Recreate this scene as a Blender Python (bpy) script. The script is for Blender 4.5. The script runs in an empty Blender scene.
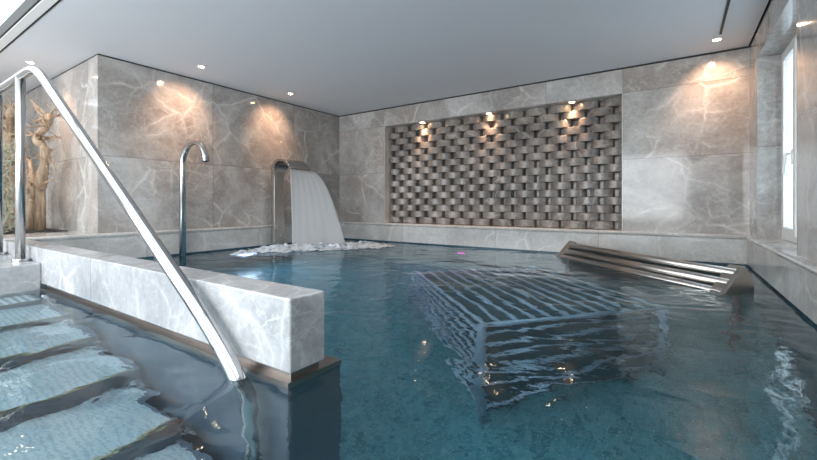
import bpy, bmesh, math, random
from mathutils import Vector, Matrix
sc = bpy.context.scene
R = math.radians
# ------------------------------------------------------------------ camera
cd = bpy.data.cameras.new('camera')
cam = bpy.data.objects.new('camera', cd)
sc.collection.objects.link(cam)
cam.location = (0, 0, 0.70)
cam.rotation_euler = (R(90), 0, R(34.14))
cd.sensor_width = 36.0
cd.lens = 36.0 * 396.0 / 817.0
cd.shift_y = -26.0 / 817.0
cd.clip_start = 0.02
sc.camera = cam
# ------------------------------------------------------------------ world, daylight, exposure
w = bpy.data.worlds.new('world'); sc.world = w; w.use_nodes = True
bg = w.node_tree.nodes['Background']
bg.inputs[0].default_value = (0.89, 0.945, 1.0, 1)
bg.inputs[1].default_value = 2.5
sc.view_settings.view_transform = 'Standard'
sc.view_settings.look = 'None'
sc.view_settings.gamma = 1
sc.view_settings.use_curve_mapping = False
sc.view_settings.exposure = 0.55
sc.cycles.use_denoising = True
sc.cycles.max_bounces = 14
sc.cycles.transmission_bounces = 10
sc.cycles.transparent_max_bounces = 12
sc.cycles.diffuse_bounces = 5
sc.cycles.glossy_bounces = 6
sc.cycles.caustics_refractive = True
sc.cycles.caustics_reflective = True
sc.cycles.blur_glossy = 0.5
sc.cycles.sample_clamp_indirect = 4.0

def area_light(name, loc, rot, sx, sy, power, color, spread=180):
    l = bpy.data.lights.new(name, 'AREA'); l.shape = 'RECTANGLE'; l.size = sx; l.size_y = sy
    l.energy = power; l.color = color; l.spread = R(spread)
    o = bpy.data.objects.new(name, l); sc.collection.objects.link(o)
    o.location = loc; o.rotation_euler = rot
    return o
# daylight through the tall glazing behind the photographer
area_light('daylight_front', (-3.4, -2.42, 1.25), (R(90), 0, 0), 7.0, 2.0, 150, (0.93, 0.965, 1.0))

# ------------------------------------------------------------------ levels
ZW = -0.02          # water
ZL = 0.34           # ledge top
ZC = 2.54           # ceiling
ZF = -1.67          # pool floor
XL, YB, XR = -5.85, 6.05, 0.70

# ------------------------------------------------------------------ materials
class NT:
    def __init__(s, name):
        s.m = bpy.data.materials.new(name); s.m.use_nodes = True
        s.t = s.m.node_tree; s.t.nodes.clear()
        s.out = s.n('ShaderNodeOutputMaterial')
    def n(s, typ, **kw):
        nd = s.t.nodes.new(typ)
        for k, v in kw.items(): setattr(nd, k, v)
        return nd
    def l(s, a, b): s.t.links.new(a, b)
    def setv(s, sock, v):
        if hasattr(v, 'is_linked') or isinstance(v, bpy.types.NodeSocket): s.l(v, sock)
        else: sock.default_value = v
    def math(s, op, a, b=0.0, c=0.0):
        nd = s.n('ShaderNodeMath', operation=op)
        s.setv(nd.inputs[0], a); s.setv(nd.inputs[1], b); s.setv(nd.inputs[2], c)
        return nd.outputs[0]
    def vmath(s, op, a, b):
        nd = s.n('ShaderNodeVectorMath', operation=op)
        s.setv(nd.inputs[0], a)
        if op == 'SCALE': s.setv(nd.inputs[3], b)
        else: s.setv(nd.inputs[1], b)
        return nd.outputs[0]
    def mix(s, f, a, b, typ='MIX'):
        nd = s.n('ShaderNodeMix', data_type='RGBA', blend_type=typ)
        s.setv(nd.inputs[0], f); s.setv(nd.inputs[6], a); s.setv(nd.inputs[7], b)
        return nd.outputs[2]
    def noise(s, vec, scale, detail=4, rough=0.55, dist=0.0):
        nd = s.n('ShaderNodeTexNoise'); s.l(vec, nd.inputs['Vector'])
        nd.inputs['Scale'].default_value = scale; nd.inputs['Detail'].default_value = detail
        nd.inputs['Roughness'].default_value = rough; nd.inputs['Distortion'].default_value = dist
        return nd
    def ramp(s, f, stops):
        nd = s.n('ShaderNodeValToRGB'); s.l(f, nd.inputs[0]); r = nd.color_ramp
        while len(r.elements) < len(stops): r.elements.new(0.5)
        for e, (p, c) in zip(r.elements, stops):
            e.position = p; e.color = (c, c, c, 1) if isinstance(c, (int, float)) else (*c, 1)
        return nd.outputs[0]
    def principled(s, color, rough=0.5, metal=0.0, bump=None, spec=0.5):
        p = s.n('ShaderNodeBsdfPrincipled')
        s.setv(p.inputs['Base Color'], color if not isinstance(color, tuple) else (*color, 1)[:4])
        s.setv(p.inputs['Roughness'], rough); s.setv(p.inputs['Metallic'], metal)
        s.setv(p.inputs['Specular IOR Level'], spec)
        if bump: s.l(bump, p.inputs['Normal'])
        s.l(p.outputs[0], s.out.inputs[0])
        return p
    def bump(s, h, strength=0.3, dist=0.01):
        b = s.n('ShaderNodeBump'); b.inputs['Strength'].default_value = strength
        b.inputs['Distance'].default_value = dist; s.l(h, b.inputs['Height'])
        return b.outputs[0]

def simple(name, color, rough=0.5, metal=0.0, spec=0.5):
    t = NT(name); t.principled(color, rough, metal, spec=spec); return t.m

def marble(name, dark, light, vein, rough=0.1, xs=(), ys=(), zs=(), seed=0.0, veins=0.8, warm=0.35):
    t = NT(name)
    g = t.n('ShaderNodeNewGeometry').outputs['Position']
    sep = t.n('ShaderNodeSeparateXYZ'); t.l(g, sep.inputs[0])
    jt = None; sid = seed
    for ax, lst in ((0, xs), (1, ys), (2, zs)):
        for k, c in enumerate(lst):
            j = t.math('COMPARE', sep.outputs[ax], c, 0.0022)
            jt = j if jt is None else t.math('MAXIMUM', jt, j)
            sid = t.math('ADD', t.math('MULTIPLY', t.math('GREATER_THAN', sep.outputs[ax], c), 3.7 + 2.3 * ax + k), sid)
    cmb = t.n('ShaderNodeCombineXYZ')
    for i in range(3): t.setv(cmb.inputs[i], t.math('MULTIPLY', sid, (1.0, 1.7, 2.9)[i]) if not isinstance(sid, float) else sid * (1.0, 1.7, 2.9)[i])
    p = t.vmath('ADD', g, cmb.outputs[0])
    warpn = t.noise(p, 1.7, 5, 0.6)
    wv = t.vmath('SCALE', t.vmath('SUBTRACT', warpn.outputs['Color'], (0.5, 0.5, 0.5)), 0.32)
    pw = t.vmath('ADD', p, wv)
    clouds = t.noise(pw, 1.5, 7, 0.60, 0.6).outputs[0]
    base = t.mix(t.ramp(clouds, [(0.38, 0.0), (0.62, 1.0)]), (*dark, 1), (*light, 1))
    wm = t.ramp(t.noise(p, 0.8, 3).outputs[0], [(0.45, 0.0), (0.7, 1.0)])
    base = t.mix(t.math('MULTIPLY', wm, warm), base, (dark[0] * 1.25, dark[1] * 1.0, dark[2] * 0.82, 1))
    # thin crack-like veins
    vz = t.n('ShaderNodeTexVoronoi', feature='DISTANCE_TO_EDGE'); t.l(pw, vz.inputs['Vector']); vz.inputs['Scale'].default_value = 1.6
    v1 = t.ramp(vz.outputs['Distance'], [(0.0, 0.9), (0.012, 0.35), (0.05, 0.0)])
    n2 = t.noise(pw, 2.1, 6, 0.6, 1.2).outputs[0]
    v2 = t.ramp(t.math('ABSOLUTE', t.math('SUBTRACT', n2, 0.5)), [(0.0, 0.6), (0.008, 0.3), (0.03, 0.0)])
    msk = t.ramp(t.noise(p, 2.2, 3).outputs[0], [(0.42, 0.0), (0.60, 1.0)])
    vz3 = t.n('ShaderNodeTexVoronoi', feature='DISTANCE_TO_EDGE'); t.l(t.vmath('MULTIPLY', pw, (1.0, 1.0, 1.6)), vz3.inputs['Vector']); vz3.inputs['Scale'].default_value = 4.2
    v3 = t.ramp(vz3.outputs['Distance'], [(0.0, 0.75), (0.02, 0.3), (0.07, 0.0)])
    m3 = t.ramp(t.noise(p, 1.9, 3).outputs[0], [(0.50, 0.0), (0.66, 0.8)])
    v1 = t.math('MAXIMUM', v1, 0.0)
    v2 = t.math('MAXIMUM', t.math('MULTIPLY', v2, t.ramp(t.noise(p, 1.3, 2).outputs[0], [(0.50, 0.0), (0.62, 0.7)])), t.math('MULTIPLY', v3, m3))
    vv = t.math('MULTIPLY', t.math('MAXIMUM', t.math('MULTIPLY', v1, msk), v2), veins)
    col = t.mix(vv, base, (*vein, 1))
    col = t.mix(0.16, col, t.ramp(t.noise(p, 26, 5, 0.7).outputs[0], [(0.3, 0.12), (0.7, 0.75)]), 'MIX')
    if jt is not None: col = t.mix(t.math('MULTIPLY', jt, 0.75), col, (0.05, 0.045, 0.04, 1))
    r = t.math('ADD', t.math('MULTIPLY', clouds, 0.06), rough - 0.03)
    t.principled(col, r, 0, None)
    return t.m

G0, G1, GV = (0.275, 0.252, 0.230), (0.50, 0.48, 0.455), (0.80, 0.77, 0.73)
M = {}
M['marble_left'] = marble('marble_left', G0, G1, GV, 0.09, ys=(3.32, 4.86), zs=(1.30,), seed=1.3)
M['marble_planter'] = marble('marble_planter', G0, G1, GV, 0.09, xs=(-7.75, -6.55), zs=(1.30,), seed=5.3)
M['marble_back'] = marble('marble_back', G0, G1, GV, 0.09, xs=(-4.675, -1.62, -0.605), zs=(1.30, 2.195), seed=8.3)
M['marble_right'] = marble('marble_right', G0, G1, GV, 0.08, ys=(2.4, 3.84), zs=(1.30, 2.25), seed=11.3)
M['marble_ledge'] = marble('marble_ledge', (0.48, 0.455, 0.425), (0.66, 0.635, 0.60), (0.85, 0.84, 0.8), 0.12, xs=(-4.2, -2.4, -0.9), ys=(2.4, 4.1), seed=15.3, warm=0.1)
M['marble_block'] = marble('marble_block', (0.28, 0.29, 0.30), (0.42, 0.425, 0.435), (0.80, 0.80, 0.80), 0.2, xs=(-3.35,), seed=20.3, warm=0.0, veins=0.7)
M['marble_weave'] = marble('marble_weave', (0.09, 0.072, 0.058), (0.25, 0.21, 0.172), (0.62, 0.58, 0.54), 0.25, seed=31.3, veins=0.55)
M['plaster'] = simple('white_plaster', (0.70, 0.71, 0.73), 0.9)
M['white_frame'] = simple('white_frame', (0.82, 0.82, 0.80), 0.35)
M['black'] = simple('black_gap', (0.02, 0.02, 0.02), 0.6)
M['soil'] = simple('dark_soil', (0.03, 0.026, 0.022), 0.9)
M['lamp_ring'] = simple('lamp_ring', (0.75, 0.73, 0.7), 0.3, 0.4)

def steel(name, col=(0.62, 0.61, 0.60), rough=0.16, brushed=0.0):
    t = NT(name)
    g = t.n('ShaderNodeNewGeometry').outputs['Position']
    b = None
    if brushed:
        b = t.bump(t.noise(t.vmath('MULTIPLY', g, (260.0, 260.0, 6.0)), 1.0, 2).outputs[0], brushed, 0.002)
    r = t.math('ADD', t.math('MULTIPLY', t.noise(g, 9, 3).outputs[0], 0.08), rough - 0.04)
    t.principled(col, r, 1.0, b); return t.m
M['steel'] = steel('polished_steel', (0.50, 0.50, 0.51), 0.10)
M['steel_brushed'] = steel('brushed_steel', (0.56, 0.54, 0.52), 0.26, 0.15)
M['steel_bars'] = steel('satin_steel', (0.55, 0.50, 0.46), 0.3)
M['steel_pool'] = simple('submerged_steel', (0.34, 0.52, 0.68), 0.35, 0.3)
M['core'] = simple('bench_dark_teal', (0.035, 0.13, 0.17), 0.8)  # even dark teal for the solid body inside the lounger
M['steel_strip'] = steel('strip_steel', (0.30, 0.27, 0.25), 0.3)

def emit(name, col, s):
    t = NT(name); e = t.n('ShaderNodeEmission'); e.inputs[0].default_value = (*col, 1); e.inputs[1].default_value = s
    t.l(e.outputs[0], t.out.inputs[0]); return t.m
M['lamp_glow'] = emit('lamp_glow', (1.0, 0.68, 0.40), 80)
M['led_pink'] = emit('led_pink', (1.0, 0.05, 0.62), 1.3)
M['led_blue'] = emit('led_blue', (0.50, 0.58, 1.0), 3.0)

def tile(name, c1, c2, grout, size, rough=0.25):
    t = NT(name)
    g = t.n('ShaderNodeNewGeometry').outputs['Position']
    sep = t.n('ShaderNodeSeparateXYZ'); t.l(g, sep.inputs[0])
    gr = None
    for i in range(3):
        f = t.math('FRACT', t.math('DIVIDE', t.math('ADD', sep.outputs[i], 50.003), size))
        e = t.math('LESS_THAN', f, 0.09)
        nrm = t.n('ShaderNodeNewGeometry').outputs['Normal']
        sn = t.n('ShaderNodeSeparateXYZ'); t.l(nrm, sn.inputs[0])
        e = t.math('MULTIPLY', e, t.math('LESS_THAN', t.math('ABSOLUTE', sn.outputs[i]), 0.7))
        gr = e if gr is None else t.math('MAXIMUM', gr, e)
    cell = t.vmath('SNAP', t.vmath('ADD', g, (0.001, 0.001, 0.001)), (size, size, size))
    wn = t.n('ShaderNodeTexWhiteNoise'); t.l(cell, wn.inputs[0])
    col = t.mix(wn.outputs[0], (*c1, 1), (*c2, 1))
    big = t.noise(g, 0.9, 3).outputs[0]
    col = t.mix(t.math('MULTIPLY', big, 0.3), col, (*c1, 1))
    col = t.mix(gr, col, (*grout, 1))
    t.principled(col, rough, 0, None); return t.m
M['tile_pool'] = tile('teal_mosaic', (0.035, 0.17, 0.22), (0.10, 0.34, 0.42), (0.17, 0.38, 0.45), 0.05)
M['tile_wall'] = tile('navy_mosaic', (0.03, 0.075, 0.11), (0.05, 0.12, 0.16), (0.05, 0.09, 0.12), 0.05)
M['tile_dark'] = simple('slate_panel', (0.07, 0.105, 0.15), 0.3)

def tread_mat():
    t = NT('ribbed_tread')
    g = t.n('ShaderNodeNewGeometry').outputs['Position']
    sep = t.n('ShaderNodeSeparateXYZ'); t.l(g, sep.inputs[0])
    f = t.math('FRACT', t.math('DIVIDE', t.math('ADD', sep.outputs[1], 20.0), 0.032))
    rib = t.math('LESS_THAN', f, 0.34)
    nz = t.noise(g, 5, 4).outputs[0]
    c = t.mix(nz, (0.24, 0.32, 0.37, 1), (0.40, 0.49, 0.54, 1))
    c = t.mix(t.math('MULTIPLY', rib, 0.45), c, (0.12, 0.22, 0.28, 1))
    t.principled(c, 0.4); return t.m
M['tread'] = tread_mat()
M['grate'] = simple('white_grating', (0.62, 0.66, 0.68), 0.35)
M['nosing'] = simple('nosing_strip', (0.20, 0.22, 0.13), 0.5)

def water_mat():
    t = NT('pool_water')
    g = t.n('ShaderNodeNewGeometry').outputs['Position']
    p = t.vmath('MULTIPLY', g, (1.0, 1.0, 0.0))
    h1 = t.noise(t.vmath('MULTIPLY', p, (1.0, 1.25, 1.0)), 1.7, 2, 0.5, 0.8).outputs[0]
    h2 = t.noise(t.vmath('MULTIPLY', p, (1.2, 1.0, 1.0)), 5.0, 2, 0.5, 0.5).outputs[0]
    h3 = t.noise(p, 34, 2, 0.5).outputs[0]
    h = t.math('ADD', t.math('MULTIPLY', h1, 0.023), t.math('ADD', t.math('MULTIPLY', h2, 0.0052), t.math('MULTIPLY', h3, 0.0008)))
    b = t.n('ShaderNodeBump'); b.inputs['Strength'].default_value = 1.0; b.inputs['Distance'].default_value = 1.0
    t.l(h, b.inputs['Height'])
    gl = t.n('ShaderNodeBsdfGlass'); gl.inputs['Color'].default_value = (0.90, 0.97, 0.98, 1)
    gl.inputs['Roughness'].default_value = 0.0; gl.inputs['IOR'].default_value = 1.33
    t.l(b.outputs[0], gl.inputs['Normal'])
    t.l(gl.outputs[0], t.out.inputs[0]); return t.m
M['water'] = water_mat()

def sheet_mat():
    t = NT('falling_water')
    g = t.n('ShaderNodeNewGeometry').outputs['Position']
    st = t.noise(t.vmath('MULTIPLY', g, (3.0, 3.0, 0.4)), 1.0, 4, 0.6).outputs[0]
    d = t.n('ShaderNodeBsdfTranslucent'); d.inputs[0].default_value = (0.85, 0.85, 0.84, 1)
    d2 = t.n('ShaderNodeBsdfPrincipled'); d2.inputs['Base Color'].default_value = (0.8, 0.8, 0.8, 1); d2.inputs['Roughness'].default_value = 0.3
    m1 = t.n('ShaderNodeMixShader'); m1.inputs[0].default_value = 0.5; t.l(d.outputs[0], m1.inputs[1]); t.l(d2.outputs[0], m1.inputs[2])
    tr = t.n('ShaderNodeBsdfTransparent')
    m2 = t.n('ShaderNodeMixShader'); t.l(t.ramp(st, [(0.3, 0.70), (0.7, 0.82)]), m2.inputs[0])
    t.l(tr.outputs[0], m2.inputs[1]); t.l(m1.outputs[0], m2.inputs[2]); t.l(m2.outputs[0], t.out.inputs[0]); return t.m
M['sheet'] = sheet_mat()

def foam_mat():
    t = NT('foam')
    g = t.n('ShaderNodeNewGeometry').outputs['Position']
    h = t.noise(g, 34, 5, 0.7).outputs[0]
    p = t.n('ShaderNodeBsdfPrincipled'); p.inputs['Base Color'].default_value = (0.80, 0.83, 0.86, 1); p.inputs['Roughness'].default_value = 0.5
    t.l(t.bump(h, 0.35, 0.03), p.inputs['Normal'])
    tr = t.n('ShaderNodeBsdfTransparent'); m2 = t.n('ShaderNodeMixShader')
    t.l(t.ramp(t.noise(g, 9, 5, 0.7).outputs[0], [(0.36, 0.25), (0.52, 0.97)]), m2.inputs[0])
    t.l(tr.outputs[0], m2.inputs[1]); t.l(p.outputs[0], m2.inputs[2]); t.l(m2.outputs[0], t.out.inputs[0]); return t.m
M['foam'] = foam_mat()

def pane_mat():
    t = NT('frosted_glass')
    g = t.n('ShaderNodeNewGeometry').outputs['Position']
    n = t.noise(g, 45, 4, 0.7).outputs[0]
    c = t.ramp(n, [(0.35, (0.40, 0.46, 0.50)), (0.65, (0.72, 0.75, 0.76))])
    d = t.n('ShaderNodeBsdfTranslucent'); t.l(c, d.inputs[0])
    gl = t.n('ShaderNodeBsdfGlossy'); gl.inputs['Roughness'].default_value = 0.1
    m = t.n('ShaderNodeMixShader'); m.inputs[0].default_value = 0.06
    t.l(d.outputs[0], m.inputs[1]); t.l(gl.outputs[0], m.inputs[2]); t.l(m.outputs[0], t.out.inputs[0]); return t.m
M['pane'] = pane_mat()

def clear_mat():
    t = NT('roof_glass')
    tr = t.n('ShaderNodeBsdfTransparent'); tr.inputs[0].default_value = (0.95, 0.97, 0.97, 1)
    gl = t.n('ShaderNodeBsdfGlossy'); gl.inputs['Roughness'].default_value = 0.02
    m = t.n('ShaderNodeMixShader'); m.inputs[0].default_value = 0.06
    t.l(tr.outputs[0], m.inputs[1]); t.l(gl.outputs[0], m.inputs[2]); t.l(m.outputs[0], t.out.inputs[0]); return t.m
M['roof_glass'] = clear_mat()

def wood_mat():
    t = NT('driftwood')
    g = t.n('ShaderNodeNewGeometry').outputs['Position']
    n = t.noise(t.vmath('MULTIPLY', g, (30.0, 30.0, 5.0)), 1.0, 6, 0.65)
    c = t.ramp(n.outputs[0], [(0.25, (0.17, 0.10, 0.06)), (0.5, (0.38, 0.27, 0.18)), (0.75, (0.58, 0.46, 0.33))])
    t.principled(c, 0.75, 0, t.bump(n.outputs[0], 0.6, 0.02)); return t.m
M['wood'] = wood_mat()
M['twig'] = simple('grey_green_twig', (0.27, 0.27, 0.20), 0.8)
M['twig_brown'] = simple('rusty_twig', (0.42, 0.26, 0.16), 0.8)

# ------------------------------------------------------------------ mesh helpers
C = sc.collection
def obj(name, bm, mat, parent=None, smooth=False, bevel=0.0, seg=2):
    bmesh.ops.recalc_face_normals(bm, faces=bm.faces)
    me = bpy.data.meshes.new(name); bm.to_mesh(me); bm.free()
    me.materials.append(M[mat] if isinstance(mat, str) else mat)
    if smooth:
        for p in me.polygons: p.use_smooth = True
    o = bpy.data.objects.new(name, me); C.objects.link(o)
    if bevel:
        b = o.modifiers.new('bevel', 'BEVEL'); b.width = bevel; b.segments = seg; b.limit_method = 'ANGLE'
    if parent:
        o.parent = parent
        o.matrix_parent_inverse = Matrix.Translation(-parent.location)
    return o
def box(bm, x0, x1, y0, y1, z0, z1):
    vs = [bm.verts.new((x, y, z)) for z in (z0, z1) for y in (y0, y1) for x in (x0, x1)]
    for f in ((0, 2, 3, 1), (4, 5, 7, 6), (0, 1, 5, 4), (2, 6, 7, 3), (0, 4, 6, 2), (1, 3, 7, 5)):
        bm.faces.new([vs[i] for i in f])
    return bm
def B(*a): return box(bmesh.new(), *a)
def tube(bm, pts, r, n=16, caps=True):
    pts = [Vector(p) for p in pts]; rs = r if isinstance(r, (list, tuple)) else [r] * len(pts)
    rings = []; up = None
    for i, p in enumerate(pts):
        a = pts[max(i - 1, 0)]; b = pts[min(i + 1, len(pts) - 1)]
        d = (b - a).normalized()
        if up is None:
            up = Vector((0, 0, 1)) if abs(d.z) < 0.9 else Vector((0, 1, 0))
        s = d.cross(up).normalized(); up = s.cross(d).normalized()
        rings.append([bm.verts.new(p + (s * math.cos(2 * math.pi * k / n) + up * math.sin(2 * math.pi * k / n)) * rs[i]) for k in range(n)])
    for a, b in zip(rings, rings[1:]):
        for k in range(n): bm.faces.new((a[k], a[(k + 1) % n], b[(k + 1) % n], b[k]))
    if caps: bm.faces.new(rings[0][::-1]); bm.faces.new(rings[-1])
    return bm
def round_path(pts, rad, n=8):
    out = [Vector(pts[0])]
    for i in range(1, len(pts) - 1):
        p = Vector(pts[i]); a = (Vector(pts[i - 1]) - p); b = (Vector(pts[i + 1]) - p)
        rr = rad[i - 1] if isinstance(rad, (list, tuple)) else rad
        A = p + a.normalized() * min(rr, a.length * 0.49); Bq = p + b.normalized() * min(rr, b.length * 0.49)
        for k in range(n + 1):
            t = k / n; out.append(A * (1 - t) ** 2 + p * 2 * t * (1 - t) + Bq * t * t)
    out.append(Vector(pts[-1])); return out
def disc(bm, c, r0, r1, z0, z1, n=24):
    """lathe ring between radii"""
    prof = [(r0, z0), (r1, z0), (r1, z1), (r0, z1)]
    rings = [[bm.verts.new((c[0] + rr * math.cos(2 * math.pi * k / n), c[1] + rr * math.sin(2 * math.pi * k / n), z)) for k in range(n)] for rr, z in prof]
    for i in range(4):
        a, b = rings[i], rings[(i + 1) % 4]
        for k in range(n): bm.faces.new((a[k], a[(k + 1) % n], b[(k + 1) % n], b[k]))
    return bm
def cyl(bm, c, r, z0, z1, n=24): return tube(bm, [(c[0], c[1], z0), (c[0], c[1], z1)], r, n)
def tag(o, label=None, cat=None, group=None, kind=None):
    if label: o['label'] = label
    if cat: o['category'] = cat
    if group: o['group'] = group
    if kind: o['kind'] = kind
    return o
def struct(o, label=None): o['kind'] = 'structure'; return tag(o, label) if label else o
def empty(name, loc, label, cat, group=None):
    o = bpy.data.objects.new(name, None); C.objects.link(o); o.location = loc; o.empty_display_size = 0.1
    return tag(o, label, cat, group)

# ------------------------------------------------------------------ setting: basin, walls, ceiling
struct(obj('floor', B(-4.45, XR + 0.03, -2.5, YB, ZF - 0.1, ZF), 'tile_pool'), 'teal mosaic pool floor')
bm = B(-9.0, -4.451, -2.5, 1.03, -0.3, 0.20)
struct(obj('floor_deck', bm, 'marble_block', bevel=0.012), 'pale marble deck slab at the top of the submerged steps')
bm = B(-5.83, -4.451, 1.035, YB, ZF - 0.1, ZF)
struct(obj('floor_pool_bay', bm, 'tile_pool'))
# pool side walls below the water
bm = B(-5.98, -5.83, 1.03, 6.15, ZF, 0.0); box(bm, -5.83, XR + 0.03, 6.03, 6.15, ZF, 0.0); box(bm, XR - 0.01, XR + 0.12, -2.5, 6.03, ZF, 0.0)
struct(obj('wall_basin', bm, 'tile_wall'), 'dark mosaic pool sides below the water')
# left wall with the two spouts
struct(obj('wall_left', B(XL - 0.3, XL, 1.87, YB + 0.3, 0.3, ZC - 0.02), 'marble_left'), 'polished grey marble wall behind the two spouts')
struct(obj('wall_planter', B(-9.0, XL - 0.301, 1.87, 2.1, 0.3, ZC - 0.02), 'marble_planter'), 'marble wall behind the driftwood')
struct(obj('wall_far_left', B(-9.15, -9.0, -2.5, 2.1, 0.2, ZC), 'marble_planter'))
# back wall around the niche
NX0, NX1, NZ1 = -4.67, -0.605, 2.19
bm = B(XL, NX0, YB, YB + 0.4, 0.3, ZC - 0.02); box(bm, NX0, NX1, YB, YB + 0.4, NZ1, ZC - 0.02); box(bm, NX1, XR + 0.4, YB, YB + 0.4, 0.3, ZC - 0.02)
struct(obj('wall_back', bm, 'marble_back'), 'polished grey marble end wall with a long niche')
# right wall with the window opening
WY0, WY1, WZ1 = 3.85, 5.52, 2.24
bm = B(XR, XR + 0.35, -2.5, WY0, 0.3, ZC - 0.02); box(bm, XR, XR + 0.35, WY1, YB, 0.3, ZC - 0.02); box(bm, XR, XR + 0.35, WY0, WY1, WZ1, ZC - 0.02)
struct(obj('wall_right', bm, 'marble_right'), 'polished marble wall with the deep window recess')
# front wall behind the camera: piers either side of a wide glazed opening
bm = B(-9.0, -7.1, -2.62, -2.5, -0.3, ZC); box(bm, 0.3, XR + 0.35, -2.62, -2.5, ZF, ZC); box(bm, -7.1, 0.3, -2.62, -2.5, ZF, 0.2); box(bm, -7.1, 0.3, -2.62, -2.5, 2.3, ZC)
struct(obj('wall_front', bm, 'plaster'))
# suspended ceiling, with the shadow gap all round
struct(obj('ceiling', B(-9.0, XR - 0.012, 1.21, YB - 0.012, ZC, ZC + 0.12), 'plaster'), 'flat grey-white suspended ceiling')
bm = B(-9.15, XR + 0.4, 1.21, YB + 0.3, ZC + 0.12, ZC + 0.2); box(bm, XL - 0.1, XR + 0.2, YB + 0.004, YB + 0.2, ZC - 0.02, ZC + 0.12)
box(bm, XR + 0.004, XR + 0.3, -2.5, YB + 0.004, ZC - 0.02, ZC + 0.12); box(bm, XL - 0.2, XL - 0.004, 1.874, YB, ZC - 0.02, ZC - 0.001); box(bm, -9, XL - 0.2, 1.874, 2.1, ZC - 0.02, ZC - 0.001)
struct(obj('trim_1', bm, 'black'), 'dark shadow gap between walls and ceiling')
# glazed roof over the entry side
bm = B(-9.0, XR, 1.10, 1.179, ZC - 0.01, ZC + 0.12)
for y in (-0.1, -1.3): box(bm, -9.0, XR, y, y + 0.1, ZC + 0.02, ZC + 0.12)
for x in (-9.0, -6.6, -4.2, -1.8, 0.6): box(bm, x, x + 0.08, -1.3, 1.08, ZC + 0.03, ZC + 0.13)
sk = struct(obj('window_2', bm, 'white_frame'), 'white framed glass roof beside the ceiling')
obj('pane', B(-9.0, XR, -1.3, 1.1, ZC + 0.135, ZC + 0.145), 'roof_glass', sk)
struct(obj('ceiling_baffle', B(-9.0, XR, -2.5, -1.3, ZC, ZC + 0.2), 'plaster'))  # unseen slab, added to narrow the roof glass mirrored in the handrail
bm = B(-9.0, XR, 1.18, 1.209, ZC + 0.012, ZC + 0.12); box(bm, -9.0, XR, 1.082, 1.0995, ZC + 0.0, ZC + 0.12)
struct(obj('trim_2', bm, 'black'))

# marble ledge: swept profile
def sweep(bm, path, prof):
    """path: xy points, prof: (offset to the right of travel, z)"""
    rings = []
    for i, p in enumerate(path):
        p = Vector(p)
        d0 = (p - Vector(path[i - 1])).normalized() if i else None
        d1 = (Vector(path[i + 1]) - p).normalized() if i < len(path) - 1 else None
        d0 = d0 or d1; d1 = d1 or d0
        n0 = Vector((d0.y, -d0.x)); n1 = Vector((d1.y, -d1.x)); m = (n0 + n1).normalized(); k = 1 / m.dot(n0)
        rings.append([bm.verts.new((p.x + m.x * o * k, p.y + m.y * o * k, z)) for o, z in prof])
    n = len(prof)
    for a, b in zip(rings, rings[1:]):
        for k in range(n): bm.faces.new((a[k], a[(k + 1) % n], b[(k + 1) % n], b[k]))
    bm.faces.new(rings[0]); bm.faces.new(rings[-1][::-1])
    return bm
nose = [(0.0, ZL), (0.025, ZL), (0.040, ZL - 0.008), (0.046, ZL - 0.022), (0.042, ZL - 0.036), (0.030, ZL - 0.045), (0.026, ZL - 0.052), (0.018, ZL - 0.056), (0.018, 0.0), (-0.04, 0.0), (-0.04, ZL - 0.005), (0.0, ZL - 0.005)]
nose = [(-0.04, ZL)] + nose[1:9] + [(-0.04, 0.0)]
path = [(-5.84, 1.22), (-5.84, 6.02), (0.69, 6.02), (0.69, -2.5)]
ledge = obj('trim_3', sweep(bmesh.new(), path, nose), 'marble_ledge')
struct(ledge, 'rounded pale marble ledge running round the pool')
bm = B(-9.0, -5.882, 1.03, 1.868, 0.2, ZL)
box(bm, -5.882, -5.80, 1.03, 1.218, 0.03, ZL - 0.004)
struct(obj('trim_4', bm, 'marble_ledge'), 'marble platform under the driftwood')
bm = B(NX0, NX1, 6.061, YB + 0.36, 0.0, ZL - 0.001)
struct(obj('trim_5', bm, 'marble_ledge'))
bm = B(0.731, 1.0, WY0, WY1, 0.0, ZL)
struct(obj('trim_6', bm, 'marble_ledge'), 'marble sill inside the window recess')
# niche lining: reveals and the woven relief
bm = B(NX0 - 0.001, NX0 + 0.012, YB + 0.001, 6.28, ZL, NZ1); box(bm, NX1 - 0.012, NX1 + 0.001, YB + 0.001, 6.28, ZL, NZ1)
struct(obj('trim_7', bm, 'marble_ledge'), 'pale reveals at both sides of the niche')
def weave():
    bm = bmesh.new(); rows = 16; rh = (NZ1 - ZL) / rows; P = (NX1 - NX0) / 11; n = 25
    x0, x1 = NX0 + 0.012, NX1 - 0.012
    steps = int((x1 - x0) / P * n)
    for r in range(rows):
        z0 = ZL + r * rh + 0.0015; z1 = z0 + rh - 0.003
        ph = 0.5 * (r % 2)
        prev = None
        for i in range(steps + 1):
            x = x0 + (x1 - x0) * i / steps
            u = ((x - x0) / P + ph + 0.25) % 1.0
            if u < 0.84: d = 0.005 + 0.080 * max(0.0, math.sin(math.pi * u / 0.84)) ** 0.75
            else: d = -0.08
            y = 6.275 - d
            q = [bm.verts.new((x, 6.40, z0)), bm.verts.new((x, y + 0.004, z0)), bm.verts.new((x, y, z0 + 0.008)), bm.verts.new((x, y, z1 - 0.008)), bm.verts.new((x, y + 0.004, z1)), bm.verts.new((x, 6.40, z1))]
            if prev:
                for k in range(5): bm.faces.new((prev[k], prev[k + 1], q[k + 1], q[k]))
            prev = q
    box(bm, x0, x1, 6.386, 6.402, ZL, NZ1)
    return bm
struct(obj('wall_niche', weave(), 'marble_weave'), 'dark marble relief of woven curved blocks inside the niche')
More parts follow.
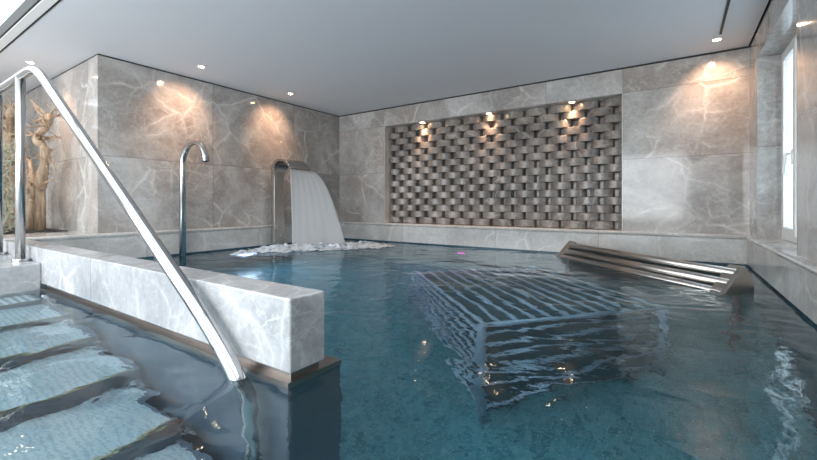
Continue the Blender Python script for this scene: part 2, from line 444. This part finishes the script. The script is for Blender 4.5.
bm = B(NX0 - 0.3, NX1 + 0.3, YB + 0.401, YB + 0.5, 0.2, ZC); struct(obj('wall_niche_back', bm, 'black'))

# window in the right wall
wf = struct(obj('window_1', B(0.89, 0.97, WY1 - 0.05, WY1, ZL, WZ1), 'white_frame'), 'white framed frosted window in the deep marble recess')
def frame(x0, x1, y0, y1, z0, z1, t):
    bm = B(x0, x1, y0, y0 + t, z0, z1); box(bm, x0, x1, y1 - t, y1, z0, z1); box(bm, x0, x1, y0 + t, y1 - t, z0, z0 + t); box(bm, x0, x1, y0 + t, y1 - t, z1 - t, z1); return bm
obj('outer_frame', frame(0.89, 0.96, WY0, WY1 - 0.05, ZL + 0.001, WZ1, 0.07), 'white_frame', wf, bevel=0.006)
for y0, y1 in ((4.88, WY1 - 0.105), (WY0 + 0.05, 4.80)):
    sa = obj('sash', frame(0.872, 0.93, y0, y1, ZL + 0.06, WZ1 - 0.05, 0.07), 'white_frame', wf, bevel=0.006)
    obj('pane', B(0.905, 0.915, y0 + 0.05, y1 - 0.05, ZL + 0.11, WZ1 - 0.1), 'pane', sa)
obj('mullion', B(0.885, 0.955, 4.801, 4.879, ZL + 0.06, WZ1 - 0.05), 'white_frame', wf)
bm = B(0.862, 0.873, 4.925, 4.955, 1.06, 1.20); tube(bm, round_path([(0.87, 4.94, 1.16), (0.82, 4.94, 1.16), (0.81, 4.96, 0.98)], 0.02, 5), 0.012, 10)
obj('handle', bm, 'white_frame', wf)
area_light('daylight_window', (1.25, (WY0 + WY1) / 2, 1.3), (0, R(90), 0), 1.9, 1.6, 22, (0.85, 0.93, 1.0))

# ceiling slot
sl = obj('ceiling_slot', B(0, 0.02, 0, 1.5, -0.012, 0.01), 'black'); sl.location = (0.378, 3.92, ZC - 0.001)
tag(sl, 'narrow dark air slot in the ceiling near the window', 'ceiling vent')

# ------------------------------------------------------------------ lamps
def spot(loc, power, size, blend, color=(1.0, 0.60, 0.38), tilt=(0, 0, 0)):
    l = bpy.data.lights.new('lamp_light', 'SPOT'); l.energy = power; l.color = color; l.spot_size = R(size); l.spot_blend = blend; l.shadow_soft_size = 0.03
    o = bpy.data.objects.new('lamp_light', l); C.objects.link(o); o.location = loc; o.rotation_euler = tilt; return o
def downlight(x, y, z, label, group, power, size, tilt, r=0.036):
    e = empty('downlight', (x, y, z), label, 'ceiling lamp', group)
    o = obj('lamp_ring', disc(bmesh.new(), (x, y), r, r + 0.012, z - 0.006, z + 0.004), 'lamp_ring', e)
    o = obj('bulb', cyl(bmesh.new(), (x, y), r - 0.002, z - 0.004, z + 0.002), 'lamp_glow', e)
    s = spot((x, y, z - 0.02), power, size, 1.0, tilt=tilt); s.parent = e; s.matrix_parent_inverse = Matrix.Translation(-e.location)
    return e
G = 'recessed downlights in the ceiling'
downlight(-5.27, 2.83, ZC, 'recessed downlight in the ceiling above the tall gooseneck spout', G, 42, 84, (0, R(43), 0))
downlight(-5.33, 4.36, ZC, 'recessed downlight in the ceiling above the waterfall spout', G, 42, 84, (0, R(43), 0))
downlight(0.37, 5.60, ZC, 'recessed downlight in the ceiling by the right-hand back corner', G, 38, 84, (R(42), 0, 0))
downlight(-6.95, 1.50, ZC, 'recessed downlight above the driftwood planter', G, 45, 95, (R(10), 0, 0))
NG = 'lamps in the niche soffit'
downlight(-3.85, 6.125, NZ1, 'niche lamp nearest the waterfall, leftmost of the three over the woven relief', NG, 34, 85, (R(3), 0, 0), 0.038)
downlight(-2.56, 6.125, NZ1, 'niche lamp in the middle of the three over the woven relief', NG, 34, 85, (R(3), 0, 0), 0.038)
downlight(-1.27, 6.125, NZ1, 'niche lamp nearest the window, rightmost of the three over the woven relief', NG, 34, 85, (R(3), 0, 0), 0.038)

# underwater lights
def pool_light(loc, axis, mat, ring_label, color, power, r=0.08):
    e = empty('pool_light', loc, ring_label, 'pool light', 'underwater pool lights')
    x, y, z = loc
    bm = bmesh.new(); bm2 = bmesh.new()
    d = Vector(axis)
    tube(bm, [Vector(loc), Vector(loc) + d * 0.012], r + 0.02, 24); tube(bm2, [Vector(loc) + d * 0.012, Vector(loc) + d * 0.018], r, 24)
    obj('rim', bm, 'steel', e); obj('lens', bm2, mat, e)
    l = bpy.data.lights.new('pool_lamp', 'SPOT'); l.spot_size = R(160); l.spot_blend = 1.0; l.shadow_soft_size = 0.0; l.energy = power; l.color = color
    o = bpy.data.objects.new('pool_lamp', l); C.objects.link(o); o.location = Vector(loc) + d * 0.03
    o.rotation_euler = d.to_track_quat('-Z', 'Y').to_euler(); o.parent = e; o.matrix_parent_inverse = Matrix.Translation(-e.location)
    return e
pool_light((-3.0, 6.03, -0.80), (0, -1, 0), 'led_pink', 'pink underwater light low in the pool wall below the niche', (1.0, 0.5, 0.9), 20)
pool_light((-5.83, 3.86, -0.80), (1, 0, 0), 'led_blue', 'blue-white underwater light in the pool wall beside the waterfall', (0.6, 0.75, 1.0), 60, 0.17)

# ------------------------------------------------------------------ divider block and its submerged wall
BX = -1.262
bl = obj('divider_block', B(-5.795, BX, 1.03, 1.217, 0.026, 0.325), 'marble_block', bevel=0.008, seg=3)
tag(bl, 'long pale marble block dividing the steps from the pool', 'stone block')
wl = obj('submerged_wall', B(-4.44, BX, 1.020, 1.31, ZF + 0.001, -0.035), 'tile_dark')
bm = B(-4.44, BX + 0.002, 1.018, 1.312, -0.034, -0.004); box(bm, -4.4, BX - 0.02, 1.05, 1.2, -0.0039, 0.0255)
tag(wl, 'dark slate wall standing under water below the marble block', 'pool wall')
obj('steel_cap', bm, 'steel_strip', wl)
# deck end face
# ------------------------------------------------------------------ entry steps
st = empty('pool_steps', (-3.4, 0.0, ZF), 'submerged ribbed entry steps leading down beside the marble block', 'steps')
edges = [-4.45, -4.12, -3.60, -3.07, -2.52, -2.0, -1.5]
for i in range(6):
    z = ZW - 0.15 * (i + 1); x0, x1 = edges[i], edges[i + 1]
    s = obj('step', B(x0 + 0.001, x1, -2.49, 0.985, ZF + 0.001, z - 0.006), 'tile_dark', st)
    obj('tread_surface', B(x0 + 0.02, x1 - 0.013, -2.4, 0.95, z - 0.006, z), 'tread', s)
    obj('nosing', B(x1 - 0.012, x1 + 0.004, -2.4, 0.95, z - 0.012, z + 0.001), 'nosing', s)
    if i == 0:
        bm = bmesh.new(); y = -0.6
        while y < 0.93: box(bm, x0 + 0.03, x1 - 0.03, y, y + 0.022, z, z + 0.012); y += 0.05
        obj('grating', bm, 'grate', s)

# ------------------------------------------------------------------ handrail
YR = 0.965; rr = 0.034
hr = empty('handrail', (-4.75, YR, 0.2), 'polished steel handrail sloping from the deck down into the water', 'handrail')
pts = [(-5.56, YR, 0.2), (-5.56, YR, 1.82), (-4.33, YR, 1.82), (-1.64, YR, 0.10), (-1.44, YR, -0.10), (-1.40, YR, -1.0)]
bm = tube(bmesh.new(), round_path(pts, [0.12, 0.22, 0.3, 0.14], 10), rr, 24)
obj('rail', bm, 'steel', hr, smooth=True)
bm = tube(bmesh.new(), [(-4.77, YR, 0.2), (-4.77, YR, 1.81)], rr, 24); obj('post', bm, 'steel_brushed', hr, smooth=True)
bm = cyl(bmesh.new(), (-4.75, YR), 0.062, 0.2, 0.225, 32); obj('foot_plate', bm, 'steel', hr, bevel=0.005)
bm = cyl(bmesh.new(), (-5.56, YR), 0.062, 0.2, 0.225, 32); obj('foot_plate', bm, 'steel', hr, bevel=0.005)

# ------------------------------------------------------------------ gooseneck spout
gs = empty('gooseneck_spout', (-5.72, 2.81, -0.5), 'tall thin steel gooseneck spout rising from the water', 'water spout')
pts = [(-5.72, 2.81, -0.5), (-5.72, 2.81, 1.22)]
for k in range(1, 15):
    a = math.pi - math.pi * k / 14 * 0.97
    pts.append((-5.42 + 0.30 * math.cos(a), 2.81, 1.24 + 0.30 * math.sin(a)))
bm = tube(bmesh.new(), pts, 0.043, 20); obj('pipe', bm, 'steel_brushed', gs, smooth=True)
p, q = Vector(pts[-1]), Vector(pts[-2]); d = (p - q).normalized()
obj('outlet_ring', tube(bmesh.new(), [p - d * 0.03, p + d * 0.01], 0.048, 20), 'steel', gs)
obj('outlet_mouth', tube(bmesh.new(), [p + d * 0.0105, p + d * 0.012], 0.032, 20), 'black', gs)

# ------------------------------------------------------------------ waterfall spout
ws = empty('waterfall_spout', (-5.70, 4.40, -0.5), 'broad curved steel waterfall spout by the left wall', 'water spout')
def blade():
    bm = bmesh.new(); rings = []
    path = [(-5.70, -0.5), (-5.70, 0.4), (-5.70, 1.0), (-5.70, 1.20)]
    for k in range(1, 11):
        a = math.pi - (math.pi * 0.5) * k / 10; path.append((-5.47 + 0.23 * math.cos(a), 1.20 + 0.23 * math.sin(a)))
    path += [(-5.36, 1.42), (-5.27, 1.385), (-5.20, 1.33), (-5.16, 1.275)]
    N = len(path)
    for i, (x, z) in enumerate(path):
        a = path[max(i - 1, 0)]; b = path[min(i + 1, N - 1)]
        d = Vector((b[0] - a[0], b[1] - a[1])).normalized(); nx, nz = -d.y, d.x
        t = max(0, (i - 3) / (N - 4)); wdt = 0.105 + 0.115 * t ** 0.8; th = 0.045 * (1 - t) + 0.012 * t
        yc = 4.39 + 0.03 * t
        ring = []
        for sy, sn in ((-1, -1), (-1, 1), (1, 1), (1, -1)):
            ring.append(bm.verts.new((x + nx * th * sn, yc + sy * wdt, z + nz * th * sn)))
        rings.append(ring)
    for a, b in zip(rings, rings[1:]):
        for k in range(4): bm.faces.new((a[k], a[(k + 1) % 4], b[(k + 1) % 4], b[k]))
    bm.faces.new(rings[0][::-1]); bm.faces.new(rings[-1])
    return bm
obj('blade', blade(), 'steel_brushed', ws, smooth=False, bevel=0.006)
obj('lip', B(-5.175, -5.150, 4.205, 4.635, 1.262, 1.275), 'steel', ws)
# falling sheet
def sheet():
    bm = bmesh.new(); nu, nv = 28, 36; g = []
    for j in range(nv + 1):
        t = j / nv; row = []
        for i in range(nu + 1):
            u = i / nu
            y0 = 4.20 + 0.42 * u; x0 = -5.163
            dx = 0.02 + 0.55 * u ** 1.2; dy = 0.04 + 0.25 * u
            s = math.sqrt(t)
            z = 1.262 - 1.275 * t
            x = x0 + dx * s + 0.002 * math.sin(u * 40 + t * 3); y = y0 + dy * s
            row.append(bm.verts.new((x, y, z)))
        g.append(row)
    for j in range(nv):
        for i in range(nu): bm.faces.new((g[j][i], g[j][i + 1], g[j + 1][i + 1], g[j + 1][i]))
    return bm
o = obj('water_curtain', sheet(), 'sheet', smooth=True)
tag(o, 'sheet of falling water pouring from the broad curved spout', 'waterfall', kind='stuff')
s = o.modifiers.new('solid', 'SOLIDIFY'); s.thickness = 0.004
# foam
def foam():
    random.seed(3); bm = bmesh.new()
    n = 120
    from mathutils import noise as nz
    gx = [(-5.75 + 2.3 * i / 70) for i in range(71)]; gy = [(2.9 + 3.0 * j / 110) for j in range(111)]
    vs = {}
    def height(x, y):
        # distance to the landing line
        ax, ay, bx_, by_ = -5.2, 4.05, -4.42, 5.15
        dx, dy = bx_ - ax, by_ - ay; t = max(0, min(1, ((x - ax) * dx + (y - ay) * dy) / (dx * dx + dy * dy)))
        d = math.hypot(x - ax - t * dx, y - ay - t * dy)
        e = max(0, math.hypot((x + 5.2) / 0.7, (y - 3.6) / 1.3))
        f = nz.fractal(Vector((x * 6, y * 6, 1.7)), 1.0, 2.0, 4)
        k = max(1.0 - d / 0.5, 0.6 - e / 0.55)
        return k + 0.25 * f, k
    for i, x in enumerate(gx):
        for j, y in enumerate(gy):
            h, k = height(x, y)
            if h > 0.05:
                b = nz.fractal(Vector((x * 10, y * 10, 4.2)), 1.0, 2.0, 4)
                vs[i, j] = bm.verts.new((x, y, ZW + 0.004 + 0.09 * min(h, 0.8) * (0.6 + b) if h > 0 else ZW))
    for i in range(70):
        for j in range(110):
            q = [(i, j), (i + 1, j), (i + 1, j + 1), (i, j + 1)]
            if all(a in vs for a in q): bm.faces.new([vs[a] for a in q])
    return bm
o = obj('foam', foam(), 'foam', smooth=True); tag(o, 'white foam churning where the falling sheet meets the pool', 'foam', kind='stuff')

# ------------------------------------------------------------------ hydro lounge (submerged bench of steel tubes)
a_ = Vector((-0.731, 0.682, 0)); b_ = Vector((0.682, 0.731, 0)); N0 = Vector((-1.13, 2.57, 0))
def L(a, b, z): v = N0 + a_ * a + b_ * b; return (v.x, v.y, z)
lg = empty('tube_lounger', L(0, 0, ZF), 'submerged lounger of steel tubes standing in the middle of the pool', 'lounger')
LA, LB, ZT = 1.95, 1.52, -0.42
for k in range(12):
    b = 0.02 + k * (LB / 11)
    obj('seat_tube', tube(bmesh.new(), [L(0.0, b, ZT), L(LA, b, ZT)], 0.022, 10), 'steel_pool', lg, smooth=True)
for k in range(6):
    z = ZT - 0.16 - k * 0.19
    obj('side_rail', tube(bmesh.new(), [L(0.0, 0.0, z), L(0.0, LB, z)], 0.019, 10), 'steel_pool', lg, smooth=True)
    obj('front_rail', tube(bmesh.new(), [L(0.0, 0.0, z), L(LA, 0.0, z)], 0.019, 10), 'steel_pool', lg, smooth=True)
for (a, b) in ((0, 0), (0, LB), (LA, 0), (LA, LB)):
    obj('leg', tube(bmesh.new(), [L(a, b, ZF), L(a, b, ZT)], 0.036, 10), 'steel_pool', lg, smooth=True)
obj('edge_beam', tube(bmesh.new(), [L(0, 0, ZT), L(0, LB, ZT)], 0.034, 10), 'steel_pool', lg, smooth=True)
# inner dark body of the bench
def prism(pts2, a0, a1):
    bm = bmesh.new(); A = [bm.verts.new(L(a0, b, z)) for b, z in pts2]; Bv = [bm.verts.new(L(a1, b, z)) for b, z in pts2]
    n = len(pts2)
    for k in range(n): bm.faces.new((A[k], A[(k + 1) % n], Bv[(k + 1) % n], Bv[k]))
    bm.faces.new(A[::-1]); bm.faces.new(Bv); return bm
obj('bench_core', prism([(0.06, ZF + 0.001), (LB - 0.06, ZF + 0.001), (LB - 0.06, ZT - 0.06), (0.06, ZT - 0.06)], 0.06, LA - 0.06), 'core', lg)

# headrest bars breaking the surface
hb = empty('headrest_bars', L(1.1, 2.15, -0.3), 'brown-toned steel headrest bars above the water between two slanted end plates', 'headrest')
prof = [(1.98, -0.10), (2.02, -0.04), (2.235, 0.185), (2.255, 0.19), (2.34, 0.08), (2.35, -0.0), (2.31, -0.08), (2.2, -0.12)]
def shifted(pr, db): return [(b + db, z) for b, z in pr]
pa0 = obj('end_plate', prism(shifted(prof, 0.04), -0.04, 0.09), 'steel_bars', hb, bevel=0.006)
pa1 = obj('end_plate', prism(shifted(prof, 0.07), 2.20, 2.32), 'steel_bars', hb, bevel=0.006)
for k, (b, z) in enumerate([(2.07, -0.03), (2.135, 0.045), (2.205, 0.125), (2.28, 0.10)]):
    obj('bar', tube(bmesh.new(), [L(0.0, b + 0.05, z), L(2.22, b + 0.07, z)], 0.04, 14), 'steel_bars', hb, smooth=True)
for a, db in ((0.0, 0.05), (2.26, 0.07)):
    obj('leg', tube(bmesh.new(), [L(a, 2.2 + db, ZF), L(a, 2.2 + db, -0.1)], 0.028, 12), 'steel_strip', hb, smooth=True)

# ------------------------------------------------------------------ driftwood planter
soil = obj('soil_bed', B(-8.6, -6.64, 1.08, 1.80, ZL - 0.0, ZL + 0.012), 'soil'); tag(soil, 'flat dark soil bed on the marble platform behind the handrail', 'soil bed')
def branch(bm, p, d, length, r, depth, rnd):
    pts = [p.copy()]; rs = [r]; n = 6
    for i in range(n):
        d = (d + Vector((rnd.uniform(-1, 1), rnd.uniform(-0.6, 0.6), rnd.uniform(-0.8, 0.8))) * 0.45).normalized()
        if pts[-1].y > 1.72: d.y = -abs(d.y)
        if pts[-1].z < 0.42: d.z = abs(d.z)
        pts.append(pts[-1] + d * length / n); rs.append(r * (1 - 0.8 * (i + 1) / n))
        if depth > 0 and rnd.random() < 0.55:
            branch(bm, pts[-1], (d + Vector((rnd.uniform(-1, 1), rnd.uniform(-1, 1), rnd.uniform(-1, 1))) * 1.3).normalized(), length * 0.55, rs[-1] * 0.7, depth - 1, rnd)
    for q in pts: q.y = min(q.y, 1.8)
    tube(bm, pts, rs, 7)
def drift(name, trunk, radii, seed, label, mat='wood', twigs=16, tl=0.28):
    rnd = random.Random(seed); bm = bmesh.new()
    pts = round_path(trunk, 0.12, 4)
    n = len(pts); R2 = []
    for i in range(n):
        t = i / (n - 1) * (len(radii) - 1); k = min(int(t), len(radii) - 2); f = t - k
        R2.append((radii[k] * (1 - f) + radii[k + 1] * f) * rnd.uniform(0.85, 1.18))
    tube(bm, pts, R2, 12)
    for k in range(twigs):
        i = rnd.randrange(int(n * 0.2), n); a = rnd.uniform(0, 6.28)
        branch(bm, Vector(pts[i]), Vector((math.cos(a), 0.6 * math.sin(a), rnd.uniform(-0.3, 0.8))).normalized(), tl * rnd.uniform(0.5, 1.3), R2[i] * 0.38, 1, rnd)
    for v in bm.verts: v.co.z = max(v.co.z, z0 + 0.0005)
    o = obj(name, bm, mat, smooth=True); tag(o, label, 'driftwood', 'driftwood in the planter'); return o
z0 = ZL + 0.012
drift('driftwood', [(-6.96, 1.6, z0), (-6.95, 1.6, 0.80), (-6.85, 1.58, 1.03), (-6.78, 1.6, 1.20), (-6.72, 1.6, 1.40), (-7.02, 1.56, 1.56), (-6.60, 1.6, 1.72), (-6.66, 1.62, 1.84), (-7.14, 1.6, 1.80)], [0.065, 0.055, 0.065, 0.055, 0.045, 0.05, 0.04, 0.045, 0.018], 4,
      'right-hand piece of twisted pale driftwood with a zigzag upper branch', twigs=26, tl=0.26)
drift('driftwood', [(-8.10, 1.56, z0), (-8.25, 1.55, 0.9), (-8.22, 1.55, 1.25), (-8.40, 1.55, 1.6), (-8.32, 1.55, 1.95), (-8.02, 1.55, 2.12)], [0.07, 0.08, 0.11, 0.10, 0.08, 0.05], 9,
      'taller left-hand piece of pale driftwood with a bushy crown of twigs', twigs=46, tl=0.34)
drift('driftwood', [(-7.43, 1.62, z0), (-7.47, 1.62, 0.75), (-7.40, 1.62, 1.05), (-7.55, 1.62, 1.32)], [0.065, 0.06, 0.05, 0.02], 21,
      'shortest middle stem of driftwood standing between the two taller pieces', twigs=10, tl=0.2)
def shrub():
    rnd = random.Random(12); bm = bmesh.new()
    for k in range(240):
        p = Vector((-6.86 + rnd.uniform(-0.25, 0.30), 1.2 + rnd.uniform(-0.08, 0.08), z0 + 0.014 + rnd.random() ** 1.2 * 1.0))
        d = Vector((rnd.uniform(-1, 1), rnd.uniform(-0.5, 0.5), rnd.uniform(-0.4, 1))).normalized(); pts = [p]
        for i in range(6):
            d = (d + Vector((rnd.uniform(-1, 1), rnd.uniform(-.6, .6), rnd.uniform(-1, 1))) * 0.5).normalized(); q = pts[-1] + d * 0.055
            q.z = max(q.z, z0 + 0.012); q.y = min(q.y, 1.40); pts.append(q)
        tube(bm, pts, [0.006] * 3 + [0.005, 0.0045, 0.004, 0.003], 5)
    return bm
o = obj('dried_shrub', shrub(), 'twig'); tag(o, 'dried grey-green tangle of curly twigs in front of the driftwood', 'dried plant')

# ------------------------------------------------------------------ water surface
def water():
    bm = bmesh.new()
    xs = [-5.83, -4.451, XR]; 
    # L shaped: main pool, bay
    v = [bm.verts.new(p) for p in [(-5.828, 1.032, ZW), (-4.4515, 1.032, ZW), (-4.4505, -2.49, ZW), (XR - 0.012, -2.49, ZW), (XR - 0.012, 6.028, ZW), (-5.828, 6.028, ZW)]]
    bm.faces.new(v); return bm
o = obj('pool_water', water(), 'water'); tag(o, 'clear rippled teal pool water filling the basin', 'water', kind='stuff')
if o.data.polygons[0].normal.z < 0:
    o.data.flip_normals()
